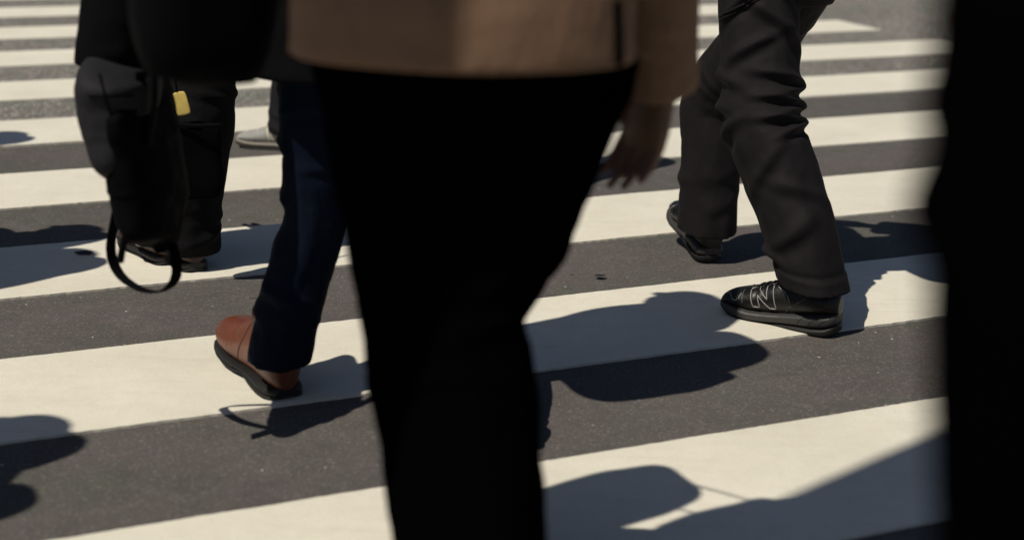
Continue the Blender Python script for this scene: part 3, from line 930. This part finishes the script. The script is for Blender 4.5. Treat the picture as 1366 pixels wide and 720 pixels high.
strap(g, [Lo(205, 92, 2.71), Lo(204, 150, 2.69), Lo(190, 225, 2.68), Lo(166, 320, 2.64), Lo(160, 350, 2.63)], .016, .005, m=40)
link('strap', g.mesh('strap'), 'black_webbing', e)

# E's thigh bag with a yellow tag
e2 = bpy.data.objects.new('pouch_bag', None); COL.objects.link(e2)
bq = atY(262, 200, 3.80); e2.location = (bq.x, bq.y, 0)
tag(e2, 'slim black pouch with a small yellow tag hanging at the thigh of the black trousers', 'bag')
m2 = Matrix.Translation(Vector((0, 0, atY(262, 215, 3.80).z))) @ Matrix.Rotation(R(10), 4, 'Z')
g = Geo(); soft_box(g, m2, .070, .025, .105, seed=9, taper=.92)
link('pouch', remesh(g, 'pouch', .004, 1), 'bag_black', e2)
g = Geo(); a = atY(262, 166, 3.77) - e2.location
tube(g, [a + Vector((-.068, -.006, 0)), a + Vector((0, -.010, -.002)), a + Vector((.068, -.006, 0))], [(.006, .004)] * 3, ref=Vector((0, 0, 1)), n=12, m=12)
link('flap_edge', g.mesh('flap_edge'), 'black_webbing', e2)
g = Geo()
a = atY(242, 138, 3.76) - e2.location
mt_ = Matrix.Translation(a) @ Matrix.Rotation(R(-12), 4, 'Y') @ Matrix.Rotation(R(5), 4, 'Z')
soft_box(g, mt_, .018, .004, .031, ex=5, seed=4)
link('yellow_tag', g.mesh('yellow_tag'), 'yellow', e2, 'bright yellow tag')
g = Geo(); strap(g, [a + Vector((-.01, 0, .03)), a + Vector((-.015, 0, .10)), a + Vector((-.01, .02, .30))], .004, .002, m=14)
link('cord', g.mesh('cord'), 'black_webbing', e2)


# unseen board on an arm, added to shade the jacket and lower right
pr = Vector((math.cos(SUN_AZ), -math.sin(SUN_AZ), 0))
e4 = bpy.data.objects.new('shade_caster', None); COL.objects.link(e4)
edge = pr * -1.615 + Vector((sx_, sy_, 0)).normalized() * (1.85 - math.hypot(sx_, sy_) * 3.2); pole = edge + pr * 6.0
e4.location = pole
tag(e4, 'unseen narrow grey board on a long arm, added to cast shade on the crossing', 'sign')


def box(name, c, sx, sy, sz, mat, par, rz):
    b = bmesh.new(); bmesh.ops.create_cube(b, size=1.0)
    bmesh.ops.scale(b, vec=(sx, sy, sz), verts=b.verts)
    bmesh.ops.bevel(b, geom=list(b.edges), offset=min(sx, sy, sz) * .15, segments=2, affect='EDGES')
    me = bpy.data.meshes.new(name); b.to_mesh(me); b.free()
    o = link(name, me, mat, par); o.location = c; o.rotation_euler = (0, 0, rz); return o


rz = math.atan2(pr.y, pr.x)
box('shade_board', -pr * 5.81 + Vector((0, 0, 3.6)), .27, .06, 2.5, 'board_grey', e4, rz)
g = Geo(); tube(g, [Vector((0, 0, 4.6)), -pr * 2 + Vector((0, 0, 4.8)), -pr * 6.0 + Vector((0, 0, 4.89))], [.09, .07, .05], ref=Vector((0, 0, 1)), n=16)
link('arm', g.mesh('arm'), 'board_grey', e4)
g = Geo(); tube(g, [Vector((0, 0, 0)), Vector((0, 0, 2.5)), Vector((0, 0, 4.9))], [.14, .12, .10], n=20)
link('pole', g.mesh('pole'), 'board_grey', e4)

# seams of the soft bag, laid on its surface
bpy.context.view_layer.update()
for nm, pth in (('zip', [(132 + i * 2.6, 100 + i * 9) for i in range(16)]), ('seam', [(118 + i * 4.5, 128 + (i % 2) * .5) for i in range(14)])):
    ob_ = [o for o in e.children if o.name.startswith('pouch')][0]
    q = on_surface(ob_, pth)
    if len(q) > 4: link(nm, wire(q, .0022, nm), 'black_webbing', e)
